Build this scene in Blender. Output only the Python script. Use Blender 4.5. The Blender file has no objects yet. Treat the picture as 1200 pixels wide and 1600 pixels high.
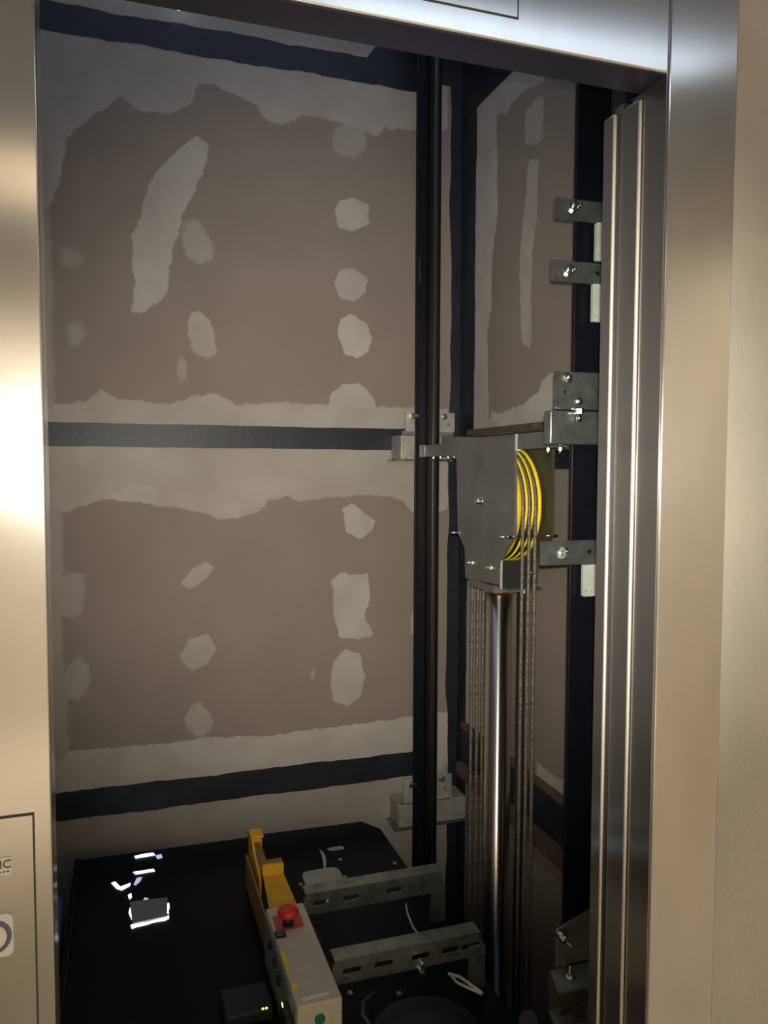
import bpy, bmesh, math, random
import numpy as np
from mathutils import Vector, Matrix

random.seed(7)
rng = np.random.RandomState(5)
S = bpy.context.scene
COL = S.collection

# ------------------------------------------------------------------ camera
YAW, PITCH, ROLL, FPX = math.radians(18.373), math.radians(-3.169), math.radians(.198), 1220.5
CAM = np.array([0.0, 0.0, 1.40])
_cy, _sy = math.cos(YAW), math.sin(YAW)
_f = np.array([_sy*math.cos(PITCH), _cy*math.cos(PITCH), math.sin(PITCH)])
_r = np.array([_cy, -_sy, 0.0]); _u = np.cross(_r, _f)
R_ = _r*math.cos(ROLL) + _u*math.sin(ROLL)
U_ = -_r*math.sin(ROLL) + _u*math.cos(ROLL)
cam = bpy.data.cameras.new('camera'); camo = bpy.data.objects.new('camera', cam); COL.objects.link(camo)
cam.sensor_fit = 'HORIZONTAL'; cam.sensor_width = 36.0; cam.lens = 36.0*FPX/1200.0; cam.clip_start = .01
camo.matrix_world = Matrix(((R_[0], U_[0], -_f[0], CAM[0]), (R_[1], U_[1], -_f[1], CAM[1]), (R_[2], U_[2], -_f[2], CAM[2]), (0, 0, 0, 1)))
S.camera = camo

def at(px, py, x=None, y=None, z=None):
    """the point of the place seen at a pixel of the photograph, on a known plane"""
    d = _f + R_*(px-600)/FPX - U_*(py-800)/FPX
    for i, v in enumerate((x, y, z)):
        if v is not None:
            return CAM + d*((v-CAM[i])/d[i])

# ------------------------------------------------------------------ world, lights, exposure
S.view_settings.view_transform = 'Standard'; S.view_settings.look = 'None'
S.view_settings.gamma = 1; S.view_settings.use_curve_mapping = False
S.view_settings.exposure = 0.0
w = bpy.data.worlds.new('world'); S.world = w; w.use_nodes = True
w.node_tree.nodes['Background'].inputs[0].default_value = (.62, .72, 1.0, 1)
w.node_tree.nodes['Background'].inputs[1].default_value = 0.62   # dim bluish fill, added through the shaft's open top

def aim(o, d):
    o.rotation_euler = Vector(d).to_track_quat('-Z', 'Y').to_euler()
# the flash lamp of the phone that took the picture, beside its lens
fl = bpy.data.lights.new('flash', 'SPOT'); flo = bpy.data.objects.new('flash', fl); COL.objects.link(flo)
fl.energy = 190; fl.color = (1.0, .94, .84); fl.shadow_soft_size = .012
fl.spot_size = math.radians(66); fl.spot_blend = 1.0
flo.location = (.015, .01, 1.43)
aim(flo, at(590, 745, y=2.7) - np.array(flo.location))
LAMP_E = 4.5      # emission of the lobby's ceiling tubes

# ------------------------------------------------------------------ materials
def nodes(name):
    m = bpy.data.materials.new(name); m.use_nodes = True
    nt = m.node_tree; return m, nt, nt.nodes['Principled BSDF']
def mat(name, col, rough=.5, metal=0.0, spec=.5, noise=0.0, nscale=30, bump=0.0, bscale=60, emit=None, es=0, stretch=(1, 1, 1), aniso=0, coat=0):
    m, nt, b = nodes(name)
    b.inputs['Base Color'].default_value = (*col, 1); b.inputs['Roughness'].default_value = rough
    b.inputs['Metallic'].default_value = metal; b.inputs['Specular IOR Level'].default_value = spec
    b.inputs['Coat Weight'].default_value = coat
    tc = nt.nodes.new('ShaderNodeTexCoord'); mp = nt.nodes.new('ShaderNodeMapping')
    mp.inputs['Scale'].default_value = stretch; nt.links.new(tc.outputs['Object'], mp.inputs[0])
    if noise:
        n = nt.nodes.new('ShaderNodeTexNoise'); n.inputs['Scale'].default_value = nscale; n.inputs['Detail'].default_value = 6
        nt.links.new(mp.outputs[0], n.inputs[0])
        r = nt.nodes.new('ShaderNodeMapRange'); r.inputs[3].default_value = 1-noise; r.inputs[4].default_value = 1+noise
        r.inputs[1].default_value = .25; r.inputs[2].default_value = .75
        nt.links.new(n.outputs[0], r.inputs[0])
        h = nt.nodes.new('ShaderNodeVectorMath'); h.operation = 'SCALE'; h.inputs[0].default_value = col
        nt.links.new(r.outputs[0], h.inputs['Scale']); nt.links.new(h.outputs[0], b.inputs['Base Color'])
    if bump:
        n = nt.nodes.new('ShaderNodeTexNoise'); n.inputs['Scale'].default_value = bscale; n.inputs['Detail'].default_value = 4
        nt.links.new(mp.outputs[0], n.inputs[0])
        bp = nt.nodes.new('ShaderNodeBump'); bp.inputs['Strength'].default_value = bump; bp.inputs['Distance'].default_value = .004
        nt.links.new(n.outputs[0], bp.inputs['Height']); nt.links.new(bp.outputs[0], b.inputs['Normal'])
    if aniso:
        b.inputs['Anisotropic'].default_value = abs(aniso)
        t = nt.nodes.new('ShaderNodeCombineXYZ'); t.inputs[0].default_value = 1.0; t.inputs[1].default_value = .05
        if aniso < 0: t.inputs[0].default_value = 0; t.inputs[1].default_value = 0; t.inputs[2].default_value = 1
        nt.links.new(t.outputs[0], b.inputs['Tangent'])
    if emit:
        b.inputs['Emission Color'].default_value = (*emit, 1); b.inputs['Emission Strength'].default_value = es
    return m

M = {}
M['stainless'] = mat('brushed_stainless', (.64, .615, .58), .21, .94, noise=.05, nscale=18, stretch=(1, 1, .25), aniso=.85)
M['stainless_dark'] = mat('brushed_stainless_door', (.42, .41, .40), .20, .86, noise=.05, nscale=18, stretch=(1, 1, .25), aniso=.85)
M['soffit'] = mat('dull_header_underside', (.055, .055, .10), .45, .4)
M['edge'] = mat('painted_edge_glint', (.92, .87, .74), .38, .55)  # pale cream base paints in the glint along the leaf edges
M['galvolivelit'] = mat('olive_lit_galvanised', (.27, .27, .21), .5, .3, noise=.25, nscale=28)  # galvanised steel with the olive light on it put into the colour
M['black'] = mat('black_frame_paint', (.016, .018, .026), .45, 0, .35, noise=.3, nscale=12, bump=.15)
M['railblack'] = mat('rail_black', (.005, .005, .009), .42, 0, .25, noise=.2)
M['railsteel'] = mat('machined_rail_steel', (.17, .145, .12), .36, 1.0, noise=.25, nscale=40, stretch=(1, 1, .05))
M['galv'] = mat('galvanised_steel', (.30, .32, .30), .36, .85, noise=.35, nscale=28, bump=.1, bscale=40)
M['galvpale'] = mat('pale_zinc_plate', (.62, .66, .56), .5, .25, noise=.15, nscale=30)
M['zinc'] = mat('zinc_bolt', (.80, .80, .76), .22, 1.0)
M['plate'] = mat('dark_mill_steel', (.165, .162, .148), .45, .35, noise=.25, nscale=8, bump=.08, bscale=90)
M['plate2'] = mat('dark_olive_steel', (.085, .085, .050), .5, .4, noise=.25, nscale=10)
M['chrome'] = mat('ram_chrome', (.62, .59, .53), .27, 1.0, aniso=-.9)
M['darktube'] = mat('dark_tube', (.02, .02, .02), .35, .3)
M['brass'] = mat('brass_seal', (.60, .34, .08), .35, 1.0)
M['yellow'] = mat('yellow_pulley_plastic', (.95, .67, .012), .42, 0, .4)
M['groove'] = mat('pulley_groove_black', (.012, .012, .010), .6)
M['safety'] = mat('safety_yellow_paint', (.75, .40, .02), .5, 0, .4, noise=.12, nscale=25)
M['safetydk'] = mat('brownish_yellow_paint', (.30, .17, .05), .6, noise=.3, nscale=30)  # browner, darker yellow for side walls and inner faces
M['rope'] = mat('greased_wire_rope', (.155, .13, .10), .5, .3, noise=.75, nscale=160, stretch=(1, 1, .8), bump=.6, bscale=260)
M['roof'] = mat('black_car_roof', (.0035, .0035, .007), .30, 0, .10, noise=.2, bump=.10, bscale=9)
M['boxbeige'] = mat('beige_control_box', (.62, .57, .41), .5, 0, .4, noise=.06, nscale=60)
M['boxgrey'] = mat('grey_box_side', (.26, .28, .31), .5)
M['red'] = mat('red_stop_button', (.72, .03, .02), .4)
M['redplate'] = mat('red_backing_plate', (.62, .08, .06), .5)
M['rubber'] = mat('black_rubber', (.015, .016, .018), .6)
M['greenbtn'] = mat('green_button', (.01, .20, .14), .4)
M['glassbtn'] = mat('smoky_button', (.12, .11, .08), .3)
M['white'] = mat('white_label', (.88, .86, .80), .5)
M['whiteplate'] = mat('chalky_white_plate', (.40, .38, .34), .7, noise=.15, nscale=20)
M['ring'] = mat('violet_ring', (.16, .17, .30), .3)
M['ink'] = mat('grey_ink', (.06, .055, .05), .5)
M['led'] = mat('green_led', (.3, .8, .1), .4, emit=(.55, 1.0, .12), es=3.2)
M['leak'] = mat('bluish_light_glow', (.8, .9, 1), .4, emit=(.66, .86, 1.0), es=2.6)  # glow standing in for light escaping through roof gaps; also the shaft bulb
M['leakdim'] = mat('dim_bluish_glow', (.5, .6, .8), .4, emit=(.50, .62, 1.0), es=.75)  # fainter glow painted for the same escaping light
M['holelit'] = mat('lit_car_interior', (.34, .34, .34), .6)  # pale grey stands in for the lit inside of the car
M['housing'] = mat('lamp_housing_grey', (.30, .285, .27), .6)
M['galvbeigelit'] = mat('beige_lit_galvanised', (.36, .35, .30), .5, .35, noise=.25, nscale=28)  # galvanised steel with beige light painted into its tint
M['cable'] = mat('white_cable', (.62, .60, .54), .45)
M['cablegrey'] = mat('grey_cable', (.09, .09, .09), .5)
M['wood'] = mat('rusty_packing', (.10, .068, .045), .8, noise=.4, nscale=30)
M['stucco'] = None
M['lobbywall'] = mat('lobby_beige_paint', (.70, .65, .55), .8)
M['lobbydark'] = mat('lobby_wood_panel', (.20, .13, .08), .5, noise=.2)
M['lobbyceil'] = mat('lobby_ceiling_grey_blue', (.26, .31, .42), .9)
M['lobbyfloor'] = mat('lobby_tile_floor', (.55, .49, .40), .5, noise=.1, nscale=6)
M['concrete'] = mat('pit_concrete', (.02, .02, .02), .8, noise=.3)
M['tube'] = mat('lobby_tube_light', (1, 1, 1), .5, emit=(.70, .84, 1.0), es=LAMP_E)
M['warmfill'] = mat('warm_fill_panel', (1, .9, .7), .5, emit=(1.0, .80, .54), es=1.5)  # emission of the added fill panel

def stucco():
    m, nt, b = nodes('orange_peel_stucco')
    tc = nt.nodes.new('ShaderNodeTexCoord')
    n = nt.nodes.new('ShaderNodeTexNoise'); n.inputs['Scale'].default_value = 75; n.inputs['Detail'].default_value = 5
    n.inputs['Distortion'].default_value = .8
    nt.links.new(tc.outputs['Object'], n.inputs[0])
    n2 = nt.nodes.new('ShaderNodeTexNoise'); n2.inputs['Scale'].default_value = 5
    nt.links.new(tc.outputs['Object'], n2.inputs[0])
    cr = nt.nodes.new('ShaderNodeMapRange'); cr.inputs[1].default_value = .3; cr.inputs[2].default_value = .7
    cr.inputs[3].default_value = .92; cr.inputs[4].default_value = 1.05; nt.links.new(n2.outputs[0], cr.inputs[0])
    h = nt.nodes.new('ShaderNodeVectorMath'); h.operation = 'SCALE'; h.inputs[0].default_value = (.44, .405, .345)
    nt.links.new(cr.outputs[0], h.inputs['Scale']); nt.links.new(h.outputs[0], b.inputs['Base Color'])
    b.inputs['Roughness'].default_value = .75
    bp = nt.nodes.new('ShaderNodeBump'); bp.inputs['Strength'].default_value = .45; bp.inputs['Distance'].default_value = .004
    nt.links.new(n.outputs[0], bp.inputs['Height']); nt.links.new(bp.outputs[0], b.inputs['Normal'])
    return m
M['stucco'] = stucco()

def drywall():
    """bare gypsum board with joint compound where the wall's 'mud' distance is positive"""
    m, nt, b = nodes('drywall_with_joint_compound')
    N, L = nt.nodes.new, nt.links.new
    tc = N('ShaderNodeTexCoord')
    am = N('ShaderNodeAttribute'); am.attribute_name = 'mud'
    aa = N('ShaderNodeAttribute'); aa.attribute_name = 'coat'
    n1 = N('ShaderNodeTexNoise'); n1.inputs['Scale'].default_value = 26; n1.inputs['Detail'].default_value = 5; n1.inputs['Roughness'].default_value = .6
    L(tc.outputs['Object'], n1.inputs[0])
    def math_(op, a, b_, clamp=False):
        q = N('ShaderNodeMath'); q.operation = op; q.use_clamp = clamp
        for i, v in enumerate((a, b_)):
            if hasattr(v, 'links'): L(v, q.inputs[i])
            else: q.inputs[i].default_value = v
        return q.outputs[0]
    jit = math_('MULTIPLY', math_('SUBTRACT', n1.outputs[0], .5), .030)
    d = math_('ADD', am.outputs['Fac'], jit)
    slope = math_('MULTIPLY_ADD', math_('POWER', aa.outputs['Fac'], 3.0), 420.0); slope.node.inputs[2].default_value = 38
    mask = math_('MULTIPLY_ADD', d, slope, True); mask.node.inputs[2].default_value = .5
    n2 = N('ShaderNodeTexNoise'); n2.inputs['Scale'].default_value = 7; n2.inputs['Detail'].default_value = 4
    L(tc.outputs['Object'], n2.inputs[0])
    v2 = math_('MULTIPLY_ADD', n2.outputs[0], 1.1); v2.node.inputs[2].default_value = .42
    fac = math_('MULTIPLY', math_('MULTIPLY', mask, aa.outputs['Fac']), v2, True)
    mix = N('ShaderNodeMix'); mix.data_type = 'RGBA'
    mix.inputs[6].default_value = (.235, .198, .160, 1); mix.inputs[7].default_value = (.45, .42, .365, 1)
    L(fac, mix.inputs[0])
    n3 = N('ShaderNodeTexNoise'); n3.inputs['Scale'].default_value = 3.0; n3.inputs['Detail'].default_value = 8
    L(tc.outputs['Object'], n3.inputs[0])
    sc = math_('MULTIPLY_ADD', n3.outputs[0], .35); sc.node.inputs[2].default_value = .83
    h = N('ShaderNodeVectorMath'); h.operation = 'SCALE'; L(mix.outputs[2], h.inputs[0]); L(sc, h.inputs['Scale'])
    L(h.outputs[0], b.inputs['Base Color'])
    b.inputs['Roughness'].default_value = .8; b.inputs['Specular IOR Level'].default_value = .25
    bp = N('ShaderNodeBump'); bp.inputs['Strength'].default_value = .25; bp.inputs['Distance'].default_value = .003
    L(mask, bp.inputs['Height']); L(bp.outputs[0], b.inputs['Normal'])
    return m
M['drywall'] = drywall()
M['plaster'] = mat('thin_joint_compound', (.40, .36, .30), .8, 0, .2, noise=.2, nscale=14, bump=.3)

# ------------------------------------------------------------------ mesh helpers
class MB:
    def __init__(s): s.bm = bmesh.new(); s.mats = []
    def mi(s, m):
        m = M[m] if isinstance(m, str) else m
        if m not in s.mats: s.mats.append(m)
        return s.mats.index(m)
    def _set(s, faces, m, smooth=False):
        i = s.mi(m)
        for f in faces: f.material_index = i; f.smooth = smooth
    def box(s, a, b, m, bevel=0, seg=2):
        a = np.minimum(a, b), np.maximum(a, b); lo, hi = a
        vs = [s.bm.verts.new((x, y, z)) for x in (lo[0], hi[0]) for y in (lo[1], hi[1]) for z in (lo[2], hi[2])]
        F = [s.bm.faces.new([vs[i] for i in q]) for q in ((0, 1, 3, 2), (4, 6, 7, 5), (0, 4, 5, 1), (2, 3, 7, 6), (0, 2, 6, 4), (1, 5, 7, 3))]
        s._set(F, m)
        if bevel:
            ed = list({e for f in F for e in f.edges})
            r = bmesh.ops.bevel(s.bm, geom=ed, offset=bevel, segments=seg, profile=.5, affect='EDGES')
            s._set([f for f in r['faces'] if f.is_valid], m, True)
        return s
    def cyl(s, p, q, r, m, n=20, r2=None, smooth=True):
        p, q = Vector(p), Vector(q); d = q-p; r2 = r if r2 is None else r2
        rot = d.to_track_quat('Z', 'Y').to_matrix().to_4x4()
        g = bmesh.ops.create_cone(s.bm, cap_ends=True, segments=n, radius1=r, radius2=r2, depth=d.length, matrix=Matrix.Translation((p+q)/2) @ rot)
        fs = {f for v in g['verts'] for f in v.link_faces}
        i = s.mi(m)
        for f in fs:
            f.material_index = i; f.smooth = smooth and len(f.verts) == 4
        return s
    def prism(s, outer, holes, plane, c0, c1, m):
        """plate with holes; plane 'yz' -> coords (y,z) at x=c0..c1, 'xz' -> (x,z) at y, 'xy' -> (x,y) at z"""
        def P(u, v, c):
            return {'yz': (c, u, v), 'xz': (u, c, v), 'xy': (u, v, c)}[plane]
        bm2 = bmesh.new(); edges = []
        for loop in [outer]+list(holes):
            vs = [bm2.verts.new(P(u, v, c0)) for u, v in loop]
            for i in range(len(vs)): edges.append(bm2.edges.new((vs[i], vs[(i+1) % len(vs)])))
        bmesh.ops.triangle_fill(bm2, edges=edges, use_beauty=True, use_dissolve=False)
        g = bmesh.ops.extrude_face_region(bm2, geom=list(bm2.faces))
        dv = Vector(P(0, 0, c1))-Vector(P(0, 0, c0))
        bmesh.ops.translate(bm2, verts=[v for v in g['geom'] if isinstance(v, bmesh.types.BMVert)], vec=dv)
        bmesh.ops.recalc_face_normals(bm2, faces=list(bm2.faces))
        s.merge(bm2, m); return s
    def merge(s, bm2, m, smooth=False):
        mp = {v: s.bm.verts.new(v.co) for v in bm2.verts}; i = s.mi(m)
        for f in bm2.faces:
            try: nf = s.bm.faces.new([mp[v] for v in f.verts]); nf.material_index = i; nf.smooth = smooth
            except ValueError: pass
        bm2.free()
    def lathe(s, prof, o, axis, m, n=64, mats=None):
        """profile of (t along axis, radius)"""
        o = Vector(o); A = {'x': 0, 'y': 1, 'z': 2}[axis]; b, c = [(1, 2), (2, 0), (0, 1)][A]
        rings = []
        for t, r in prof:
            ring = []
            for k in range(n):
                a = 2*math.pi*k/n; v = Vector(o); v[A] += t; v[b] += r*math.cos(a); v[c] += r*math.sin(a)
                ring.append(s.bm.verts.new(v))
            rings.append(ring)
        for j in range(len(rings)-1):
            i = s.mi(mats[j] if mats else m)
            for k in range(n):
                f = s.bm.faces.new((rings[j][k], rings[j][(k+1) % n], rings[j+1][(k+1) % n], rings[j+1][k]))
                f.material_index = i; f.smooth = True
        for ring in (rings[0], rings[-1]):
            f = s.bm.faces.new(ring); f.material_index = s.mi(mats[0] if mats else m)
        return s
    def tube(s, pts, r, m, n=10):
        pts = [Vector(p) for p in pts]; rings = []
        up = Vector((0.3, 0.2, 1)).normalized()
        for i, p in enumerate(pts):
            t = (pts[min(i+1, len(pts)-1)]-pts[max(i-1, 0)]).normalized()
            a = t.cross(Vector((1, 0, 0)) if abs(t.x) < .9 else Vector((0, 1, 0))).normalized(); b = t.cross(a)
            rr = r[i] if isinstance(r, (list, tuple)) else r
            rings.append([s.bm.verts.new(p+a*rr*math.cos(2*math.pi*k/n)+b*rr*math.sin(2*math.pi*k/n)) for k in range(n)])
        j = s.mi(m)
        for i in range(len(rings)-1):
            for k in range(n):
                f = s.bm.faces.new((rings[i][k], rings[i][(k+1) % n], rings[i+1][(k+1) % n], rings[i+1][k])); f.material_index = j; f.smooth = True
        for ring in (rings[0], rings[-1]):
            f = s.bm.faces.new(ring); f.material_index = j
        return s
    def hexbolt(s, p, d, size=.011, shank=.016, washer=True, stick=.012, m='zinc'):
        """hex nut on a washer with a threaded end sticking out; p on the surface, d outward"""
        p, d = Vector(p), Vector(d).normalized()
        if washer: s.cyl(p, p+d*.002, size*1.35, m, 20)
        s.cyl(p+d*.002, p+d*(.002+size*.85), size, m, 6, smooth=False)
        if stick:
            for k in range(5):
                a = .002+size*.85+stick*k/5
                s.cyl(p+d*a, p+d*(a+stick/5), size*.56, m, 12, r2=size*.44)
        return s
    def build(s, name, parent=None, m=None):
        bmesh.ops.recalc_face_normals(s.bm, faces=list(s.bm.faces))
        me = bpy.data.meshes.new(name)
        org = Vector((0, 0, 0))
        if parent is None:
            zs = [v.co for v in s.bm.verts]
            lo = Vector([min(v[i] for v in zs) for i in range(3)]); hi = Vector([max(v[i] for v in zs) for i in range(3)])
            org = Vector(((lo.x+hi.x)/2, (lo.y+hi.y)/2, lo.z))
            for v in s.bm.verts: v.co -= org
        else:
            off = world_loc(parent)
            for v in s.bm.verts: v.co -= off
        s.bm.to_mesh(me); s.bm.free()
        for x in s.mats: me.materials.append(x)
        o = bpy.data.objects.new(name, me); COL.objects.link(o)
        if parent is None: o.location = org
        else: o.parent = parent
        return o
def world_loc(o):
    v = Vector((0, 0, 0))
    while o is not None: v += o.location; o = o.parent
    return v
def tag(o, label=None, cat=None, group=None, kind=None):
    if label: o['label'] = label
    if cat: o['category'] = cat
    if group: o['group'] = group
    if kind: o['kind'] = kind
    return o
def thing(name, loc, label, cat, group=None, kind=None):
    o = bpy.data.objects.new(name, None); COL.objects.link(o); o.location = loc; o.empty_display_size = .05
    return tag(o, label, cat, group, kind)
def slot(cx, cy, L, W, n=6, ang=0):
    pts = []
    for sgn, a0 in ((1, -math.pi/2), (-1, math.pi/2)):
        for k in range(n+1):
            a = a0+math.pi*k/n; pts.append((sgn*(L/2-W/2)+W/2*math.cos(a), W/2*math.sin(a)))
    c, s_ = math.cos(ang), math.sin(ang)
    return [(cx+x*c-y*s_, cy+x*s_+y*c) for x, y in pts]
def circ(cx, cy, r, n=14): return [(cx+r*math.cos(2*math.pi*k/n), cy+r*math.sin(2*math.pi*k/n)) for k in range(n)]
def rounded(x0, y0, x1, y1, r, n=4):
    out = []
    for cx, cy, a0 in ((x1-r, y1-r, 0), (x0+r, y1-r, 90), (x0+r, y0+r, 180), (x1-r, y0+r, 270)):
        for k in range(n+1):
            a = math.radians(a0+90*k/n); out.append((cx+r*math.cos(a), cy+r*math.sin(a)))
    return out

# ------------------------------------------------------------------ the shaft: dimensions
YB, XR, XL = 2.70, 1.195, -.262        # back wall, right wall, left wall
ZP, ZT = -1.0, 3.25                    # pit floor, top of what is built
JX, LX, HZ = .776, -.089, 1.987        # right jamb, left jamb, header of the opening at y = 1
FO = .902                              # outer edge of the frame

def sdf(poly, U, V):
    """signed distance to a polygon, positive inside"""
    P = np.array(poly); d = np.full(U.shape, 1e9); inside = np.zeros(U.shape, bool)
    for i in range(len(P)):
        a, b = P[i], P[(i+1) % len(P)]; e = b-a; L = max(e@e, 1e-12)
        t = np.clip(((U-a[0])*e[0]+(V-a[1])*e[1])/L, 0, 1)
        d = np.minimum(d, np.hypot(U-a[0]-t*e[0], V-a[1]-t*e[1]))
        c = ((a[1] > V) != (b[1] > V))
        with np.errstate(divide='ignore', invalid='ignore'):
            xx = (b[0]-a[0])*(V-a[1])/(b[1]-a[1])+a[0]
        inside ^= c & (U < xx)
    return np.where(inside, d, -d)

def mud_wall(name, plane, c, u0, u1, v0, v1, patches, step=.010):
    nu, nv = int((u1-u0)/step)+1, int((v1-v0)/step)+1
    us, vs = np.linspace(u0, u1, nu), np.linspace(v0, v1, nv)
    U, V = np.meshgrid(us, vs, indexing='ij')
    mud = np.full(U.shape, -1.0); coat = np.zeros(U.shape); best = np.full(U.shape, -1e9)
    for poly, a in patches:
        d = sdf(poly, U, V); up = d > best; coat = np.where(up, a, coat); best = np.maximum(best, d)
    mud = best
    co = np.zeros((nu*nv, 3))
    if plane == 'y': co[:, 0] = U.ravel(); co[:, 1] = c; co[:, 2] = V.ravel()
    else: co[:, 0] = c; co[:, 1] = U.ravel(); co[:, 2] = V.ravel()
    idx = np.arange(nu*nv).reshape(nu, nv)
    a, b, c_, d = idx[:-1, :-1].ravel(), idx[1:, :-1].ravel(), idx[1:, 1:].ravel(), idx[:-1, 1:].ravel()
    q = np.stack([a, b, c_, d], 1)
    # a back face and rim so that the wall has thickness
    th = .05; n0 = nu*nv
    back = []
    for (uu, vv) in ((u0, v0), (u1, v0), (u1, v1), (u0, v1)):
        back.append((uu, c+th, vv) if plane == 'y' else (c+th, uu, vv))
    allco = np.vstack([co, np.array(back)])
    faces = q.tolist()+[[n0, n0+3, n0+2, n0+1]]
    rims = [list(idx[:, 0]), list(idx[-1, :]), list(idx[::-1, -1]), list(idx[0, ::-1])]
    for k, rim in enumerate(rims):
        faces.append([int(i) for i in rim][::-1]+[n0+k, n0+(k+1) % 4])
    me = bpy.data.meshes.new(name); me.from_pydata(allco.tolist(), [], faces)
    for nm, arr in (('mud', mud), ('coat', coat)):
        at_ = me.attributes.new(nm, 'FLOAT', 'POINT')
        at_.data.foreach_set('value', np.concatenate([arr.ravel(), np.full(4, .5)]).astype(np.float32))
    me.materials.append(M['drywall'])
    o = bpy.data.objects.new(name, me); COL.objects.link(o)
    return tag(o, kind='structure')

def Wb(pts): return [tuple(at(x, y, y=YB)[[0, 2]]) for x, y in pts]
def Wr(pts): return [tuple(at(x, y, x=XR)[[1, 2]]) for x, y in pts]
def blob(cx, cy, rx, ry, n=9, j=.18):
    return [(cx+rx*math.cos(2*math.pi*k/n)*(1+random.uniform(-j, j)), cy+ry*math.sin(2*math.pi*k/n)*(1+random.uniform(-j, j))) for k in range(n)]

BP = []   # patches on the back wall, (outline, thickness of the coat)
def pb(pts, a): BP.append((Wb(pts), a))
# upper board, top joint
pb([(20, -60), (20, 320), (75, 330), (95, 280), (105, 215), (140, 186), (190, 150), (215, 172), (262, 178), (298, 165), (308, 132), (335, 130), (365, 148),
    (400, 163), (415, 188), (440, 193), (463, 189), (470, 180), (525, 188), (590, 213), (600, 201), (700, 205), (700, -60)], .62)
pb([(305, 212), (325, 225), (325, 250), (303, 300), (284, 340), (268, 400), (262, 460), (240, 476), (225, 490), (206, 486), (211, 440), (205, 370), (222, 330), (230, 290), (246, 265), (280, 235)], .72)
pb([(290, 345), (305, 340), (325, 365), (335, 385), (330, 405), (310, 415), (291, 400), (284, 370)], .45)
pb([(295, 490), (310, 485), (330, 502), (338, 550), (325, 561), (302, 550), (293, 520)], .60)
pb(blob(284, 578, 9, 21), .45)
pb(blob(112, 402, 18, 17), .30)
pb(blob(118, 520, 14, 22), .35)
pb(blob(548, 222, 30, 24), .42)
pb([(523, 332), (530, 313), (552, 308), (577, 320), (577, 350), (552, 362), (530, 356)], .72)
pb([(522, 440), (530, 424), (550, 418), (574, 432), (573, 458), (552, 471), (532, 465)], .70)
pb([(527, 515), (532, 497), (550, 490), (572, 505), (582, 528), (576, 550), (558, 559), (536, 552)], .92)
pb([(515, 640), (516, 615), (535, 602), (560, 598), (582, 618), (590, 640)], .75)
pb([(20, 640), (75, 634), (130, 628), (158, 610), (182, 622), (268, 632), (300, 618), (340, 615), (370, 633), (450, 629), (520, 634), (590, 636), (700, 640), (700, 690), (20, 690)], .62)
pb([(20, 250), (72, 250), (80, 400), (84, 600), (84, 640), (20, 640)], .40)
# middle board
pb([(20, 680), (700, 680), (700, 798), (645, 800), (628, 782), (590, 773), (530, 776), (470, 783), (442, 775), (421, 783), (400, 801), (350, 813), (300, 796), (240, 791), (220, 768), (160, 779), (100, 802), (20, 790)], .62)
pb([(160, 779), (240, 788), (300, 792), (350, 806), (400, 795), (420, 775), (470, 735), (400, 725), (300, 735), (200, 745)], .80)
pb([(535, 795), (550, 786), (585, 815), (578, 832), (560, 842), (540, 830)], .75)
pb([(283, 912), (300, 890), (322, 877), (335, 888), (320, 908), (296, 922)], .62)
pb([(519, 905), (530, 892), (545, 900), (575, 894), (579, 935), (570, 962), (584, 992), (560, 999), (530, 997), (522, 960)], .78)
pb([(280, 1025), (296, 1000), (325, 990), (338, 1015), (322, 1040), (298, 1048)], .60)
pb(blob(309, 1125, 24, 25), .50)
pb([(518, 1070), (520, 1035), (540, 1015), (562, 1022), (570, 1055), (566, 1085), (545, 1102), (520, 1095)], .66)
pb(blob(489, 1053, 4, 9), .5)
pb(blob(650, 975, 8, 22), .6)
pb(blob(112, 930, 24, 42), .40)
pb(blob(118, 1065, 22, 36), .42)
pb([(20, 780), (96, 790), (100, 900), (96, 1000), (104, 1100), (108, 1200), (20, 1200)], .42)
pb([(20, 1192), (110, 1173), (200, 1166), (270, 1160), (340, 1151), (420, 1150), (480, 1141), (560, 1131), (700, 1112), (700, 1230), (20, 1260)], .82)
# lower board, nearly all coated
pb([(20, 1240), (700, 1190), (700, 1420), (20, 1480)], .40)
pb([(420, 1230), (520, 1222), (700, 1195), (700, 1420), (640, 1400), (622, 1340), (600, 1300), (560, 1282), (440, 1292)], .62)
mud_wall('wall_back', 'y', YB, XL, XR, ZP, ZT, BP)

RP = []   # patches on the right wall
def pr(pts, a): RP.append((Wr(pts), a))
pr([(725, 60), (775, 100), (778, 330), (770, 400), (768, 480), (762, 520), (763, 585), (764, 640), (762, 700), (700, 700), (700, 60)], .85)
pr([(735, 120), (735, 190), (790, 177), (800, 160), (822, 140), (850, 128), (850, 60)], .62)
pr([(838, 152), (850, 150), (848, 218), (836, 228), (820, 222), (822, 172)], .50)
pr([(826, 250), (842, 246), (840, 330), (832, 400), (830, 470), (832, 530), (826, 545), (815, 532), (812, 400), (820, 320)], .62)
pr([(735, 700), (735, 645), (765, 655), (768, 640), (780, 648), (800, 638), (816, 632), (842, 612), (848, 590), (870, 580), (870, 650)], .85)
pr([(700, 700), (742, 700), (757, 720), (757, 1200), (700, 1200)], .85)
pr([(838, 1190), (870, 1215), (925, 1235), (925, 1290), (838, 1240)], .75)
pr([(820, 1330), (925, 1420), (925, 1600), (780, 1600)], .35)
mud_wall('wall_right', 'x', XR, 1.15, YB, ZP, ZT, RP)
b = MB().box((XL-.05, 1.15, ZP), (XL, YB+.05, ZT), 'plaster'); tag(b.build('wall_left'), kind='structure')
b = MB().box((XL, 1.15, ZP-.05), (XR, YB, ZP), 'concrete'); tag(b.build('floor_pit'), kind='structure')

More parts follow.
